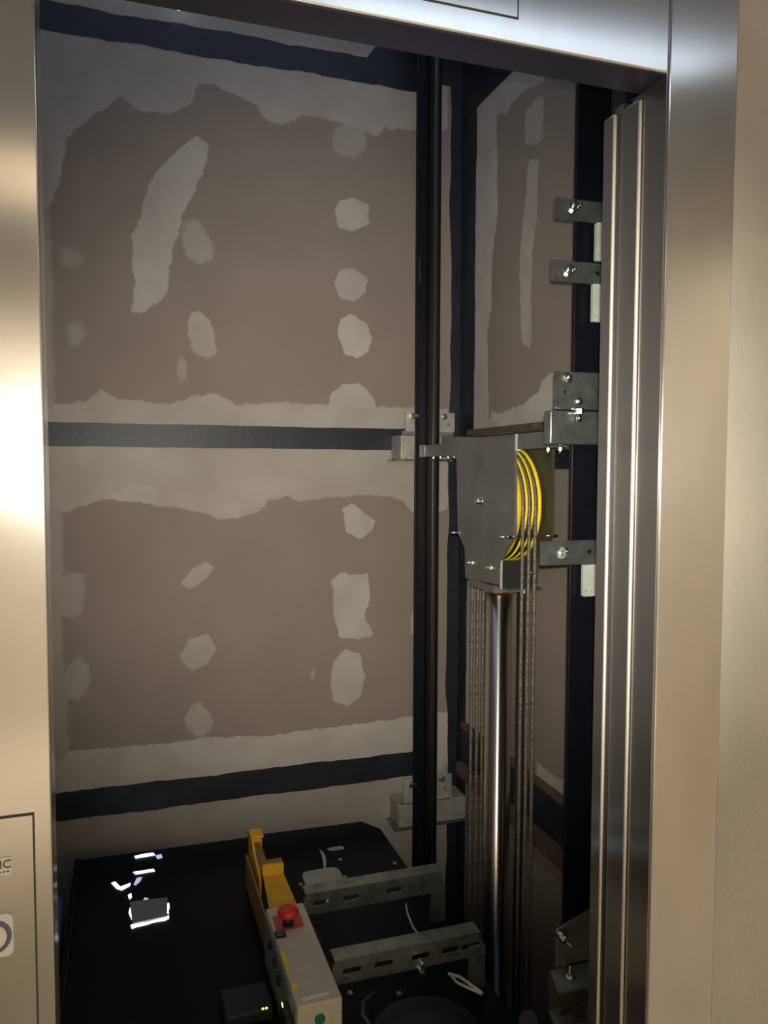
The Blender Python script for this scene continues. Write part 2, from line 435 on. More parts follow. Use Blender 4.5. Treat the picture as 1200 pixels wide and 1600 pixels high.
# black steel tubes of the shaft frame, their edges lapped unevenly by the compound
def ragged(pts_a, pts_b, j, n=46):
    """outline between two polylines (top, then bottom) with an uneven edge"""
    out = []
    for (p, q) in (pts_a, pts_b):
        ph = [random.uniform(0, 6.28) for _ in range(5)]
        for k in range(n+1):
            t = k/n; u = p[0]+(q[0]-p[0])*t; v = p[1]+(q[1]-p[1])*t
            g = sum(math.sin(t*f*6.28+ph[i])*a for i, (f, a) in enumerate(((2.3, .5), (5.1, .35), (9.7, .3), (17, .22), (23, .15))))
            d = np.array([q[0]-p[0], q[1]-p[1]]); d = d/max(np.hypot(*d), 1e-9); out.append((u-d[1]*g*j, v+d[0]*g*j))
    return out
XB0 = XL+.001
def back_tube(name, z0, z1, j):
    b = MB().prism(ragged(((XB0, z1), (1.08, z1)), ((1.08, z0), (XB0, z0)), j), [], 'xz', YB-.0015, YB+.04, 'black')
    return tag(b.build(name), kind='structure')
back_tube('trim_1', 1.468, 1.545, .0012)
back_tube('trim_2', at(500, 1231, y=YB)[2], at(500, 1191, y=YB)[2], .003)
back_tube('trim_3', 2.752, 2.840, .005)
# the corner post: its face on the back wall and its face on the right wall
xa = at(703, 500, y=YB)[0]
b = MB().prism(ragged(((xa, ZP), (xa, ZT)), ((XR-.001, ZT), (XR-.001, ZP)), .007, 90)[:91]+[(XR-.001, ZT), (XR-.001, ZP)], [], 'xz', YB-.003, YB+.04, 'black')
tag(b.build('trim_4'), kind='structure')
ya = at(742, 500, x=XR)[1]; yb = at(729, 1000, x=XR)[1]
po = [(YB-.002, 1.50), (YB-.002, ZT)]+ragged(((ya, ZT), (ya, 1.50)), ((ya, 1.50), (ya, 1.40)), .004, 60)[:61]
b = MB().prism(po, [], 'yz', XR-.003, XR+.04, 'black')
po = [(YB-.002, ZP), (YB-.002, 1.50)]+ragged(((yb, 1.50), (yb, ZP)), ((yb, ZP), (yb, ZP-.1)), .004, 60)[:61]
b.prism(po, [], 'yz', XR-.003, XR+.04, 'black')
tag(b.build('trim_5'), kind='structure')
# right wall tubes
z1 = at(742, 666, x=XR)[2]; z0 = at(868, 733, x=XR)[2]; zt = at(745, 168, x=XR)[2]; z2 = at(845, 1210, x=XR)[2]
b = MB().box((XR-.004, 1.16, z0), (XR+.04, YB-.004, z1-.035), 'black'); tag(b.build('trim_6'), kind='structure')
b = MB().box((XR-.016, 1.16, z1-.033), (XR+.04, 2.60, z1-.012), 'wood'); tag(b.build('trim_7'), kind='structure')
b = MB().box((XR-.004, 1.16, zt), (XR+.04, YB-.004, zt+.30), 'black'); tag(b.build('trim_8'), kind='structure')
b = MB().box((XR-.004, 1.16, z2-.17), (XR+.04, YB-.004, z2-.035), 'black'); tag(b.build('trim_9'), kind='structure')
b = MB().box((XR-.03, 1.16, z2-.21), (XR+.04, YB-.06, z2-.165), 'wood').box((XR-.012, 1.16, z2-.036), (XR+.04, YB-.06, z2-.012), 'wood'); tag(b.build('trim_10'), kind='structure')
# black cross member above the back beam, with a slanted end
b = MB()
q = [at(590, 68, y=2.698), at(572, 92, y=2.698)]
b.prism([(q[0][0], q[0][2]), (q[1][0], q[1][2]), (q[1][0]+.003, 2.79), (XR-.001, 2.79), (XR-.001, ZT-.02), (q[0][0]+.02, ZT-.02)], [], 'xz', YB-.0019, YB+.03, 'black')
tag(b.build('trim_12'), kind='structure')

# ------------------------------------------------------------------ front wall and lobby
b = MB()
b.box((FO, 1.004, -.1), (2.2, 1.15, 2.55), 'stucco', .003)
b.box((-1.8, 1.004, -.1), (-.62, 1.15, 2.55), 'stucco')
b.box((-.62, 1.03, 2.30), (FO, 1.15, 2.55), 'stucco')
tag(b.build('wall_front'), kind='structure')
b = MB().box((-1.8, -2.4, -.1), (2.2, 1.15, 0), 'lobbyfloor'); tag(b.build('floor'), kind='structure')
b = MB().box((-1.8, -2.4, 2.55), (2.2, 1.15, 2.62), 'lobbyceil'); tag(b.build('ceiling'), kind='structure')
b = MB().box((-1.85, -2.4, 0), (-1.8, 1.0, 2.55), 'lobbywall'); tag(b.build('wall_lobby_left'), kind='structure')
b = MB().box((2.2, -2.4, 0), (2.25, 1.0, 2.55), 'lobbywall'); tag(b.build('wall_lobby_right'), kind='structure')
b = MB().box((-1.8, -2.45, 0), (2.2, -2.4, 2.55), 'lobbywall'); tag(b.build('wall_lobby_behind'), kind='structure')
t = thing('ceiling_light', (.95, .15, 2.55), 'white tube light on the lobby ceiling above the lift door', 'ceiling light')
MB().box((.35, .05, 2.515), (1.55, .25, 2.549), 'lobbyceil', .004).build('housing', t)
MB().cyl((.40, .15, 2.50), (1.50, .15, 2.50), .022, 'tube', 16).build('light_tube', t)
t = thing('ceiling_light', (0, -1.4, 2.55), 'unseen warm fill panel added on the lobby ceiling further back', 'ceiling light')  # panel out of view, added to warm and brighten the lobby
MB().box((-.62, -1.72, 2.525), (.62, -1.08, 2.549), 'lobbyceil', .004).build('housing', t)
MB().box((-.58, -1.68, 2.518), (.58, -1.12, 2.524), 'warmfill').build('diffuser', t)

# unseen warm spots added to brighten the lobby and the steel reflecting it
for i, (x, y, ax, ay, E) in enumerate(((-1.1, -1.75, -.1, -.35, 215), (.3, -1.75, 0, -.35, 215), (1.5, -1.75, .1, -.35, 130), (1.65, -.35, .35, -.05, 50), (1.75, .45, .0, .10, 60))):
    t = thing('fill_spot', (x, y, 2.52), 'unseen warm fill light added in the lobby ceiling', 'ceiling light', 'fill lights added in the lobby ceiling')
    MB().lathe([(0, .05), (.004, .062), (.029, .064)], (x, y, 2.52), 'z', 'lobbyceil', 28).build('trim_ring', t)
    L = bpy.data.lights.new('fill_beam', 'SPOT'); lo = bpy.data.objects.new('fill_beam', L); COL.objects.link(lo)
    L.energy = E; L.color = (1.0, .90, .76); L.shadow_soft_size = .045; L.spot_size = math.radians(105); L.spot_blend = .8
    lo.parent = t; lo.location = (0, 0, -.012); aim(lo, (ax, ay, -1))

# the stainless door frame
t = thing('door_1', (0, 1.0, 0), 'brushed stainless steel lift door frame', 'door frame', kind='structure')
b = MB().box((-.62, 1.0, 0), (LX, 1.057, 2.45), 'stainless', .0025, 3); b.build('left_jamb', t)
b = MB().box((JX, 1.0, 0), (FO, 1.057, 2.45), 'stainless', .003, 3); b.build('right_jamb', t)
b = MB().box((LX+.0005, 1.0, HZ), (JX-.0008, 1.066, 2.45), 'stainless', .003, 3); hd = b.build('header', t)
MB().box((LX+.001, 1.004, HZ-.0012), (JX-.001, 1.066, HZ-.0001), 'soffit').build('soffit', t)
MB().box((JX-.0016, 1.0035, .001), (JX-.0001, 1.057, 2.44), 'stainless_dark').build('reveal_tone_sheet', t)  # thin sheet added to make the reveal return more of the flash
# access cover on the header
ax = at(808, 33, y=1.0); az = at(808, 28, y=1.0)[2]
b = MB().box((LX+.1, .9985, az), (ax[0], 1.002, 2.40), 'stainless', .0006, 1); b.build('access_cover', t)
MB().box((LX+.1, .9990, az-.0018), (ax[0]+.0018, .9998, az), 'ink').box((ax[0], .9990, az), (ax[0]+.0018, .9998, 2.40), 'ink').build('cover_seam', t)

# two door leaves parked in the right reveal
for (x0, y0, y1, lab) in ((.7695, 1.0605, 1.111, 'stainless sliding door leaf edge next to the right jamb'), (.7630, 1.1175, 1.149, 'stainless sliding door leaf edge nearer the shaft, left of its twin')):
    t = thing('lift_door_leaf', (x0, y0, .0), lab, 'door', 'sliding door leaves folded back at the right jamb')
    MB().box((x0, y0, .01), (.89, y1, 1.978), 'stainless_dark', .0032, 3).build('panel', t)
    MB().box((x0-.0004, y0-.0012, .012), (x0+.0055, y0+.0050, 1.976), 'edge', .0028, 3).build('edge_glint', t)  # strip painting the bright glint on the leaf's corner
    MB().box((x0+.02, y0+.004, 1.978), (.88, y1-.004, 1.998), 'galv').build('hanger', t)
# shaft side of the front wall / door track
b = MB().box((JX+.03, 1.1505, -.8), (XR, 1.19, 2.4), 'black'); tag(b.build('trim_13'), kind='structure')
b = MB().box((LX-.02, 1.08, 2.07), (JX+.2, 1.15, 2.16), 'black'); tag(b.build('trim_14'), kind='structure')
b = MB().box((XL, 1.1505, ZP), (JX+.03, 1.19, -.06), 'concrete'); tag(b.build('trim_15'), kind='structure')

# call panel set in the left jamb
px_, pz_ = at(51, 1272, y=1.0)[[0, 2]]
t = thing('call_panel', (px_-.11, .998, .60), 'stainless call panel with white maker sticker and round white button', 'call panel')
MB().box((px_-.22, .9975, .62), (px_, 1.0005, pz_), 'stainless', .0006, 1).build('faceplate', t)
MB().box((px_-.2225, .9986, .6175), (px_+.0018, .9998, pz_+.0018), 'ink').build('seam', t)
sr, st = at(19, 1336, y=1.0)[[0, 2]]; sb = at(19, 1364, y=1.0)[2]
stick = MB().prism(rounded(sr-.095, sb, sr, st, .004), [], 'xz', .9966, .9974, 'white').build('sticker', t)
def text(s, name, loc, size, m, parent, align='RIGHT'):
    c = bpy.data.curves.new(name, 'FONT'); c.body = s; c.size = size; c.extrude = .0003; c.align_x = align
    o = bpy.data.objects.new(name, c); COL.objects.link(o)
    dg = bpy.context.evaluated_depsgraph_get(); me = bpy.data.meshes.new_from_object(o.evaluated_get(dg))
    bpy.data.objects.remove(o); me.materials.clear(); me.materials.append(M[m])
    rot = Matrix.Rotation(math.pi/2, 4, 'X')
    me.transform(rot); me.transform(Matrix.Translation(Vector(loc)-world_loc(parent)))
    o = bpy.data.objects.new(name, me); COL.objects.link(o); o.parent = parent; return o
text('IC', 'lettering', (sr-.0002, .9963, sb+.0088), .0142, 'ink', stick)
b = MB()
for k in range(12): b.box((sr-.006-k*.0042, .9961, sb+.0038), (sr-.0032-k*.0042, .9965, sb+.0052), 'ink')
b.build('small_print', stick)
cx, cz = at(-7, 1460, y=1.0)[[0, 2]]
bt = MB().prism(rounded(cx-.026, cz-.026, cx+.020, cz+.026, .008), [], 'xz', .9945, .9974, 'white').build('button_plate', t)
MB().lathe([(0, .0205), (-.003, .0200), (-.003, .0165), (0, .016)], (cx-.002, .9945, cz), 'y', 'ring', 40).build('ring', bt)
MB().lathe([(0, .016), (-.0025, .0155), (-.0032, .012)], (cx-.002, .9945, cz), 'y', 'white', 40).build('button', bt)

# ------------------------------------------------------------------ guide rails
def rail(name, xc, yf, sgn, label):
    """T rail: flange across, blade towards sgn*y"""
    t = thing(name, (xc, yf, ZP), label, 'guide rail', 'lift guide rails')
    MB().box((xc-.046, yf, ZP+.001), (xc+.046, yf-sgn*.010, ZT-.02), 'railblack', .002, 2).build('flange', t)
    b = MB().box((xc-.0085, yf+sgn*.0005, ZP+.001), (xc+.0085, yf+sgn*.028, ZT-.02), 'railblack')
    b.box((xc-.0062, yf+sgn*.028, ZP+.001), (xc+.0062, yf+sgn*.066, ZT-.02), 'railsteel', .001, 2)
    b.build('blade', t)
    return t
RX = 1.004
far = rail('guide_rail', RX+.012, 2.575, -1, 'black and steel T-shaped guide rail by the back corner of the shaft')
near = rail('guide_rail', RX-.001, 1.55, 1, 'wide flat black guide rail just behind the open door leaves')
# fishplate seam on the far rail
MB().box((RX-.018, 2.5735, at(655, 402, y=2.57)[2]-.085), (RX-.026, 2.575, at(655, 402, y=2.57)[2]), 'black').build('joint_plate', far)

# brackets of the far rail
def far_bracket(z0, z1, zb0, zb1, xr, label):
    t = thing('rail_bracket', (1.0, 2.59, zb0), label, 'bracket', 'galvanised brackets behind the far guide rail')
    MB().prism(rounded(.938, z0, 1.124, z1, .004), [circ(1.100, (z0+z1)/2-.008, .0055), circ(.975, z0+.010, .004)], 'xz', 2.586, 2.591, 'galvbeigelit').build('upper_plate', t)
    b = MB().box((.922, 2.592, zb0), (xr, 2.696, zb1), 'galvbeigelit', .003, 2).box((.905, 2.585, zb0-.006), (xr, 2.6915, zb0-.001), 'galv')
    b.box((.925, 2.5862, zb1+.001), (1.12, 2.592, z0+.002), 'galv')
    b.build('channel', t)
    zc = z1-.015
    MB().box((.950, 2.566, zc-.010), (.9685, 2.5855, zc+.010), 'zinc', .002).box((.950, 2.560, zc-.006), (.978, 2.567, zc+.006), 'zinc', .001).build('rail_clip', t)
    MB().hexbolt((1.085, 2.586, zc), (0, -1, 0), .009, stick=.006, m='galv').build('rail_clip', t)
far_bracket(1.531, 1.600, 1.433, 1.518, 1.12, 'galvanised bracket holding the far guide rail to the middle black beam')
far_bracket(.195, .285, .105, .190, 1.185, 'dim galvanised bracket holding the far guide rail low down by the car roof')

# clips and brackets on the near rail
def near_clip(z0, z1, xl, drop, bolt, hole, label):
    t = thing('rail_bracket', (.96, 1.53, z0), label, 'bracket', 'galvanised angle clips on the near guide rail')
    hs = [circ(hole[0], hole[1], .0055)] if hole is not None else []
    p = MB().prism(rounded(xl, z0, 1.045, z1, .003), hs, 'xz', 1.529, 1.534, 'galv')
    p.box((xl+.004, 1.5342, z1-.004), (1.045, 1.5392, z1-.0005), 'galv')
    p.build('angle_plate', t)
    MB().hexbolt((bolt[0], 1.529, bolt[1]), (-.35, -1, .12), .0095, stick=.020).build('bolt', t)
    MB().hexbolt((bolt[0]+.012, 1.529, bolt[1]+.004), (0, -1, 0), .0055, stick=.010).build('bolt', t)
    dx, d0, d1 = drop
    b = MB().prism(rounded(dx, d0, 1.045, d1, .003), [circ(dx+.008, d0+.013, .0022), circ(dx+.022, d0+.010, .0022)], 'xz', 1.520, 1.5285, 'galvpale')
    tag(b.build('packing_plate', t), 'pale packing plate')
    return t
def q3(px, py): return at(px, py, y=1.53)[[0, 2]]
near_clip(1.946, 1.992, .899, (.997, 1.862, 1.945), q3(894, 325), None, 'small galvanised clip with bolt on the near rail, topmost of those visible')
near_clip(1.812, 1.858, .892, (.991, 1.728, 1.811), q3(886, 424), q3(934, 427), 'small galvanised clip on the near rail, second from the top')
near_clip(1.186, 1.240, .875, (.979, 1.113, 1.185), q3(876, 864), q3(921, 862), 'galvanised clip with chunky bolt on the near rail, just right of the yellow pulley')
t = thing('rail_bracket', (.96, 1.50, 1.46), 'large two-piece galvanised bracket on the near rail above the yellow pulley', 'bracket')
MB().prism(rounded(.904, 1.534, 1.045, 1.616, .003), [circ(*q3(883, 613), .0055)], 'xz', 1.529, 1.534, 'galv').build('upper_plate', t)
c0 = at(860, 641, y=1.50); c1 = at(860, 694, y=1.50)
MB().box((c0[0], 1.500, c1[2]), (1.045, 1.5285, c0[2]), 'galv', .004, 3).build('channel', t)
MB().hexbolt((*q3(886, 591)[:1], 1.529, q3(886, 591)[1]), (-.2, -1, .1), .009, stick=.014).build('bolt', t)
p = at(904, 648, y=1.49)
b = MB().cyl((p[0], 1.488, p[2]+.002), (p[0], 1.488, p[2]+.012), .010, 'zinc', 6, smooth=False)
b.cyl((p[0], 1.488, p[2]-.016), (p[0], 1.488, p[2]+.002), .0055, 'zinc', 12).box((p[0]-.012, 1.486, p[2]+.010), (p[0]+.012, 1.500, p[2]+.014), 'zinc'); b.build('bolt', t)
p = at(908, 627, y=1.52); MB().hexbolt((p[0], 1.529, p[2]), (0, -1, 0), .006, stick=.003).build('bolt', t)
# low bracket, olive light put into its colour, beside the jamb at the bottom
t = thing('rail_bracket', (.97, 1.50, .10), 'galvanised bracket with slotted ledges at the foot of the near rail', 'bracket')
MB().prism([(.931, .252), (1.045, .252), (1.045, .372), (1.02, .372), (.931, .339)], [], 'xz', 1.529, 1.534, 'galvolivelit').build('upper_plate', t)
bx = [np.minimum(at(x, y, z=.245), (9, 1.5285, 9)) for x, y in ((855, 1512), (928, 1492), (928, 1540), (872, 1552))]
MB().prism([tuple(p[:2]) for p in bx], [slot(*at(881, 1510, z=.245)[:2], .014, .008)], 'xy', .241, .247, 'galvolivelit').build('ledge', t)
MB().box((.915, 1.5295, .06), (1.045, 1.5345, .2405), 'plate').build('web', t)
p = at(891, 1524, z=.25); MB().hexbolt((p[0], p[1], .247), (0, 0, 1), .0095, stick=.016).build('bolt', t)
p = at(873, 1458, y=1.529); b = MB().cyl((p[0], 1.505, p[2]), (p[0], 1.529, p[2]), .010, 'zinc', 14); b.hexbolt((p[0], 1.505, p[2]), (.6, -1, -.7), .007, stick=.014, washer=False); b.build('bolt', t)
bx = [np.minimum(at(x, y, z=.15), (9, 1.5285, 9)) for x, y in ((850, 1570), (930, 1552), (930, 1592), (868, 1608))]
MB().prism([tuple(p[:2]) for p in bx], [slot(*at(885, 1580, z=.15)[:2], .042, .010, ang=.25)], 'xy', .145, .151, 'galvolivelit').build('ledge', t)

# ------------------------------------------------------------------ hydraulic ram
HY, HZc, HXc, PR = 2.036, 1.300, 1.030, .165      # pulley centre and radius
t = thing('hydraulic_ram', (HXc, HY, ZP), 'tall polished steel hydraulic ram under the pulley head', 'hydraulic ram')
MB().cyl((HXc, HY, ZP+.001), (HXc, HY, 1.052), .0385, 'chrome', 48).build('rod', t)
b = MB().lathe([(0, .0386), (.0, .041), (.012, .041), (.014, .0386)], (HXc, HY, 1.040), 'z', 'brass', 40); tag(b.build('collar', t), 'brass-coloured collar')
MB().cyl((HXc+.032, HY-.075, ZP+.001), (HXc+.032, HY-.075, 1.05), .012, 'darktube', 16).build('side_pipe', t)

# ------------------------------------------------------------------ pulley head
t = thing('pulley_head', (HXc, HY, 1.06), 'dark steel pulley head with yellow grooved wheel on top of the ram', 'pulley')
PX = .970
def Y(px, py): return tuple(at(px, py, x=PX)[[1, 2]])
cheek = [Y(690, 682), Y(804, 684), Y(804, 838), Y(782, 874), Y(780, 914), Y(727, 903), Y(726, 858), Y(715, 832), Y(713, 716), Y(690, 712)]
MB().prism(cheek, [], 'yz', PX, PX+.008, 'plate').build('cheek_plate', t)
ck2 = [(y, z) for y, z in cheek]
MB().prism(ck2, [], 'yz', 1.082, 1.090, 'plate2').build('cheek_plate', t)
x0, x1 = .990-HXc, 1.073-HXc
RIM = ((0, .022), (.034, .0415), (.0535, .0600), (.0720, .083))     # the four yellow rims across the wheel
prof, mt = [(x0, .03), (x0, .120), (x0, PR-.003)], ['plate', 'yellow']
for k, (a, c) in enumerate(RIM):
    if k: prof += [(x0+a, PR-.003)]; mt += ['groove']
    prof += [(x0+a+.002, PR), (x0+c-.002, PR), (x0+c, PR-.003)]; mt += ['yellow']*3
    if k < 3: prof += [(x0+c+.0015, PR-.013), (x0+RIM[k+1][0]-.0015, PR-.013)]; mt += ['groove']*2
prof += [(x1, .03)]; mt += ['yellow']
MB().lathe(prof, (HXc, HY, HZc), 'x', 'yellow', 96, mats=mt).build('pulley_wheel', t)
# crosshead bars between the guide rails
y_a = at(657, 705, x=PX)[1]
MB().box((PX+.001, 2.33, 1.441), (PX+.009, y_a, 1.480), 'plate', .001).box((PX+.0085, 2.20, 1.441), (PX+.03, y_a, 1.446), 'plate').build('crosshead_bar', t)
MB().box((PX-.004, y_a-.045, 1.440), (PX+.001, y_a, 1.4815), 'galv', .001).build('guide_shoe', t)
MB().box((PX+.001, 1.60, 1.452), (PX+.009, 1.838, 1.492), 'plate', .001).box((PX+.0085, 1.63, 1.452), (PX+.03, 1.86, 1.457), 'plate').build('crosshead_bar', t)
MB().box((1.091, 1.60, 1.452), (1.099, 2.50, 1.503), 'plate', .001).build('crosshead_bar', t)
p = at(806, 693, x=PX); tag(MB().box((PX-.0005, 1.826, 1.447), (PX+.012, 1.835, 1.492), 'galvpale').build('spacer', t), 'pale spacer')
for px, py in ((676, 716), (687, 716), (699, 717), (709, 717)):
    y, z = Y(px, py)[0], 1.441
    MB().cyl((PX+.004, y, z-.012), (PX+.004, y, z), .003, 'zinc', 10).cyl((PX+.004, y, z-.006), (PX+.004, y, z-.001), .0055, 'zinc', 6, smooth=False).build('bolt', t)
for px in (854, 873):
    y = Y(px, 706)[0]; z = 1.452
    MB().cyl((PX+.004, y, z-.018), (PX+.004, y, z), .003, 'zinc', 10).cyl((PX+.004, y, z-.008), (PX+.004, y, z-.001), .0050, 'zinc', 6, smooth=False).build('bolt', t)
y, z = Y(752, 783); MB().lathe([(0, .014), (-.003, .014), (-.004, .010), (-.016, .009), (-.018, .006)], (PX, y, z), 'x', 'zinc', 20).build('axle_end', t)
for px, py in ((738, 879), (767, 887)):
    y, z = Y(px, py); MB().hexbolt((PX, y, z), (-1, 0, 0), .0085, stick=.008).build('bolt', t)
for (y, z, xa_, xb_) in ((Y(716, 832)[0]-.004, Y(716, 832)[1], .944, .975), (1.842, 1.222, .930, .975), (1.842, 1.222, 1.068, 1.105)):
    b = MB().cyl((xa_, y, z), (xb_, y, z), .0028, 'zinc', 10)
    if xa_ < 1: b.cyl((xa_+.024, y, z), (PX-.0005, y, z), .0055, 'zinc', 6, smooth=False)
    b.build('rope_guard_pin', t)
# bottom cross channel between the cheeks
b = MB().box((PX+.0085, 1.915, 1.077), (1.0815, 1.919, 1.148), 'groove').box((PX+.0085, 1.880, 1.073), (1.0815, 1.960, 1.0765), 'galv').box((PX+.001, 1.9075, 1.073), (PX+.004, 1.9150, 1.150), 'galvpale')
b.build('bottom_channel', t)
MB().box((PX+.0085, 1.965, 1.053), (1.0815, 2.13, 1.0725), 'plate').build('ram_seat', t)
MB().cyl((1.035, 1.900, 1.050), (1.035, 1.900, 1.085), .0035, 'zinc', 10).cyl((1.035, 1.900, 1.060), (1.035, 1.900, 1.070), .008, 'zinc', 6, smooth=False).build('bolt', t)
y = 1.905; MB().hexbolt((1.064, 1.9145, 1.115), (0, -1, 0), .006, stick=.006).build('bolt', t)

# ropes over the pulley, one per groove
lab = ['greased wire rope in the leftmost groove of the yellow pulley', 'greased wire rope in the middle groove of the yellow pulley', 'greased wire rope in the rightmost groove of the yellow pulley']
for k in range(3):
    xr = HXc+x0+(RIM[k][1]+RIM[k+1][0])/2
    rr = PR-.0065
    pts = [(xr, HY-rr, z) for z in np.linspace(ZP+.02, HZc, 30)]
    pts += [(xr, HY-rr*math.cos(a), HZc+rr*math.sin(a)) for a in np.linspace(.08, math.pi-.08, 40)]
    pts += [(xr, HY+rr, z) for z in np.linspace(HZc, ZP+.02, 30)]
    b = MB().tube(pts, .0052, 'rope', 12)
    tag(b.build('hoist_rope'), lab[k], 'wire rope', 'wire ropes over the yellow pulley')

# ------------------------------------------------------------------ the lift car and what stands on its roof
RZ = .16
t = thing('lift_car', (.33, 1.9, RZ-.3), 'glossy black roof of the lift car with slotted steel arms', 'lift car')
rb = [(-.16, 1.24), (.82, 1.24), (.82, 2.50), (.775, 2.572), (.42, 2.585), (.415, 2.576), (-.16, 2.588)]
oc = at(525, 1324, z=RZ)[:2]
MB().prism(rb, [slot(oc[0], oc[1], .064, .040)], 'xy', RZ-.012, RZ, 'roof').build('roof_panel', t)
MB().box((-.15, 1.25, -.9), (.81, 2.48, RZ-.013), 'roof').build('car_body', t)
MB().prism(slot(oc[0], oc[1], .060, .036), [], 'xy', RZ-.0125, RZ-.006, 'holelit').build('lit_slot_fill', t)  # pale plug imitating the lit car interior seen through the slot
# raised left lip
MB().box((-.165, 1.24, RZ), (-.150, 2.575, RZ+.012), 'roof', .004).build('edge_lip', t)
for px, py in ((532, 1343), (539, 1371), (470, 1382), (617, 1349), (646, 1378), (624, 1553), (547, 1552)):
    p = at(px, py, z=RZ); b = MB().lathe([(0, .0085), (.002, .008), (.004, .004)], (p[0], p[1], RZ), 'z', 'galv', 16); b.build('roof_screw', t)
# white cover plate and a curl of paper beside it
p = at(505, 1380, z=RZ)
b = MB().prism([(p[0]+u, p[1]+v) for u, v in rounded(-.055, -.042, .060, .062, .024)], [], 'xy', RZ, RZ+.012, 'whiteplate'); tag(b.build('cover_plate', t), 'chalky white cover plate')
# lamp housing, and glowing slivers imitating light that escapes round it
g = [at(x, y, z=RZ) for x, y in ((203, 1412), (262, 1405), (261, 1434), (207, 1446))]
b = MB().prism([tuple(p[:2]) for p in g], [], 'xy', RZ+.0005, RZ+.006, 'housing'); tag(b.build('lamp_housing', t), 'dull grey ceiling lamp housing')
def glow(pxs, m, name='light_gap'):
    g = [at(x, y, z=RZ+.001) for x, y in pxs]
    MB().prism([tuple(p[:2]) for p in g], [], 'xy', RZ+.0002, RZ+.0022, m).build(name, t)
glow([(204, 1446), (212, 1443), (226, 1442), (246, 1437), (260, 1433), (264, 1430), (264, 1435), (258, 1438), (240, 1441), (228, 1445), (214, 1448), (206, 1451)], 'leak')
glow([(201, 1426), (203, 1419), (207, 1417), (208, 1424), (207, 1431), (210, 1437), (206, 1437), (203, 1431)], 'leak')
glow([(261, 1412), (264, 1411), (265, 1418), (263, 1423), (264, 1427), (261, 1427), (260, 1420)], 'leak')
glow([(222, 1417), (230, 1412), (232, 1404), (226, 1403), (222, 1410), (216, 1414)], 'leakdim')
glow([(210, 1338), (228, 1334), (240, 1333), (242, 1336), (212, 1341)], 'leak')
glow([(243, 1337), (252, 1335), (254, 1340), (246, 1342)], 'leakdim')
glow([(208, 1363), (240, 1358), (242, 1361), (212, 1366)], 'leak')
glow([(174, 1380), (180, 1378), (188, 1386), (204, 1380), (203, 1384), (190, 1391), (182, 1388)], 'leak')
glow([(209, 1382), (214, 1372), (222, 1371), (219, 1377), (212, 1383)], 'leakdim')
glow([(200, 1399), (205, 1396), (206, 1402), (202, 1405)], 'leak')

# slotted angle arms
def arm(y0, xa_, xb_, slots, tail, shade=0):
    zt_ = .30; z0_ = .247
    hs = [slot(x, .274, .046, .015) for x in slots]
    b = MB().prism([(xa_, z0_), (xb_+.012, z0_), (xb_, zt_-.012), (xb_-.006, zt_), (xa_+.01, zt_), (xa_, zt_-.01)], hs, 'xz', y0, y0+.005, 'galv')
    b.box((xa_+.005, y0, zt_), (xb_-.004, y0+.045, zt_+.004), 'galv')
    b.box((xb_-.03, y0+.006, .09), (xb_+.012, y0+.011, z0_+.02), 'galv')
    b.build('slotted_arm', t)
arm(1.630, .425, .790, (.47, .545, .635, .710, .762), 0)
arm(1.918, .424, .808, (.47, .55, .67), 0)
p = at(656, 1506, y=1.63)
b = MB().cyl((p[0], 1.612, p[2]-.011), (p[0], 1.612, p[2]+.009), .005, 'zinc', 12).cyl((p[0], 1.606, p[2]-.011), (p[0], 1.63, p[2]-.011), .0065, 'zinc', 6, smooth=False).cyl((p[0], 1.606, p[2]+.008), (p[0], 1.63, p[2]+.008), .0065, 'zinc', 12); b.build('arm_bolt', t)
p = at(513, 1410, y=1.915); MB().hexbolt((p[0], 1.918, p[2]), (0, -1, 0), .006, stick=.006, m='galv').build('arm_bolt', t)

# curl of paper
b = MB(); pa, pc = at(499, 1327, z=RZ+.012), at(507, 1362, z=RZ+.004)
pts = [tuple(pa+(pc-pa)*k/8+np.array([.007*math.sin(k*.39), 0, .006*math.sin(k*.39)])) for k in range(9)]
b.tube(pts, [.001, .003, .005, .006, .0065, .006, .005, .004, .001], 'whiteplate', 8); tag(b.build('paper_scrap'), 'thin curled white paper scrap standing behind the chalky white plate', 'paper scrap')

# control box
BX0, BX1, BY0, BY1, BZ = .320, .416, 1.515, 1.892, .300
t = thing('control_box', (.368, 1.70, RZ), 'long beige control box with red stop button on the car roof', 'control box')
MB().box((BX0, BY0, RZ+.001), (BX1, BY1, BZ), 'boxbeige', .004, 3).build('housing', t)
b = MB().box((BX0-.003, BY0+.004, RZ+.001), (BX0-.0002, BY1-.004, BZ-.010), 'boxgrey'); tag(b.build('side_cover', t), 'blue-grey side cover')
p = at(450, 1440, z=BZ)
MB().prism([(p[0]+u, p[1]+v) for u, v in rounded(-.034, -.034, .034, .030, .006)], [], 'xy', BZ, BZ+.0015, 'redplate').build('stop_plate', t)
p = at(450, 1420, z=BZ+.04)
pb_ = (p[0], p[1]+.0, BZ+.0015)
b = MB().cyl(pb_, (pb_[0], pb_[1], BZ+.024), .013, 'rubber', 24)
b.lathe([(0, .018), (.004, .0245), (.012, .0255), (.019, .021), (.022, .012)], (pb_[0], pb_[1], BZ+.022), 'z', 'red', 32); tag(b.build('stop_button', t), 'red mushroom stop button')
p = at(438, 1461, z=BZ); MB().box((p[0]-.013, p[1]-.014, BZ), (p[0]+.013, p[1]+.014, BZ+.004), 'rubber', .002).box((p[0]-.009, p[1]-.010, BZ+.004), (p[0]+.009, p[1]+.010, BZ+.006), 'glassbtn', .001).build('rocker_switch', t)
p = at(496, 1472, z=BZ-.01); MB().cyl((BX1, p[1], BZ-.012), (BX1+.010, p[1], BZ-.012), .010, 'rubber', 20).build('side_knob', t)
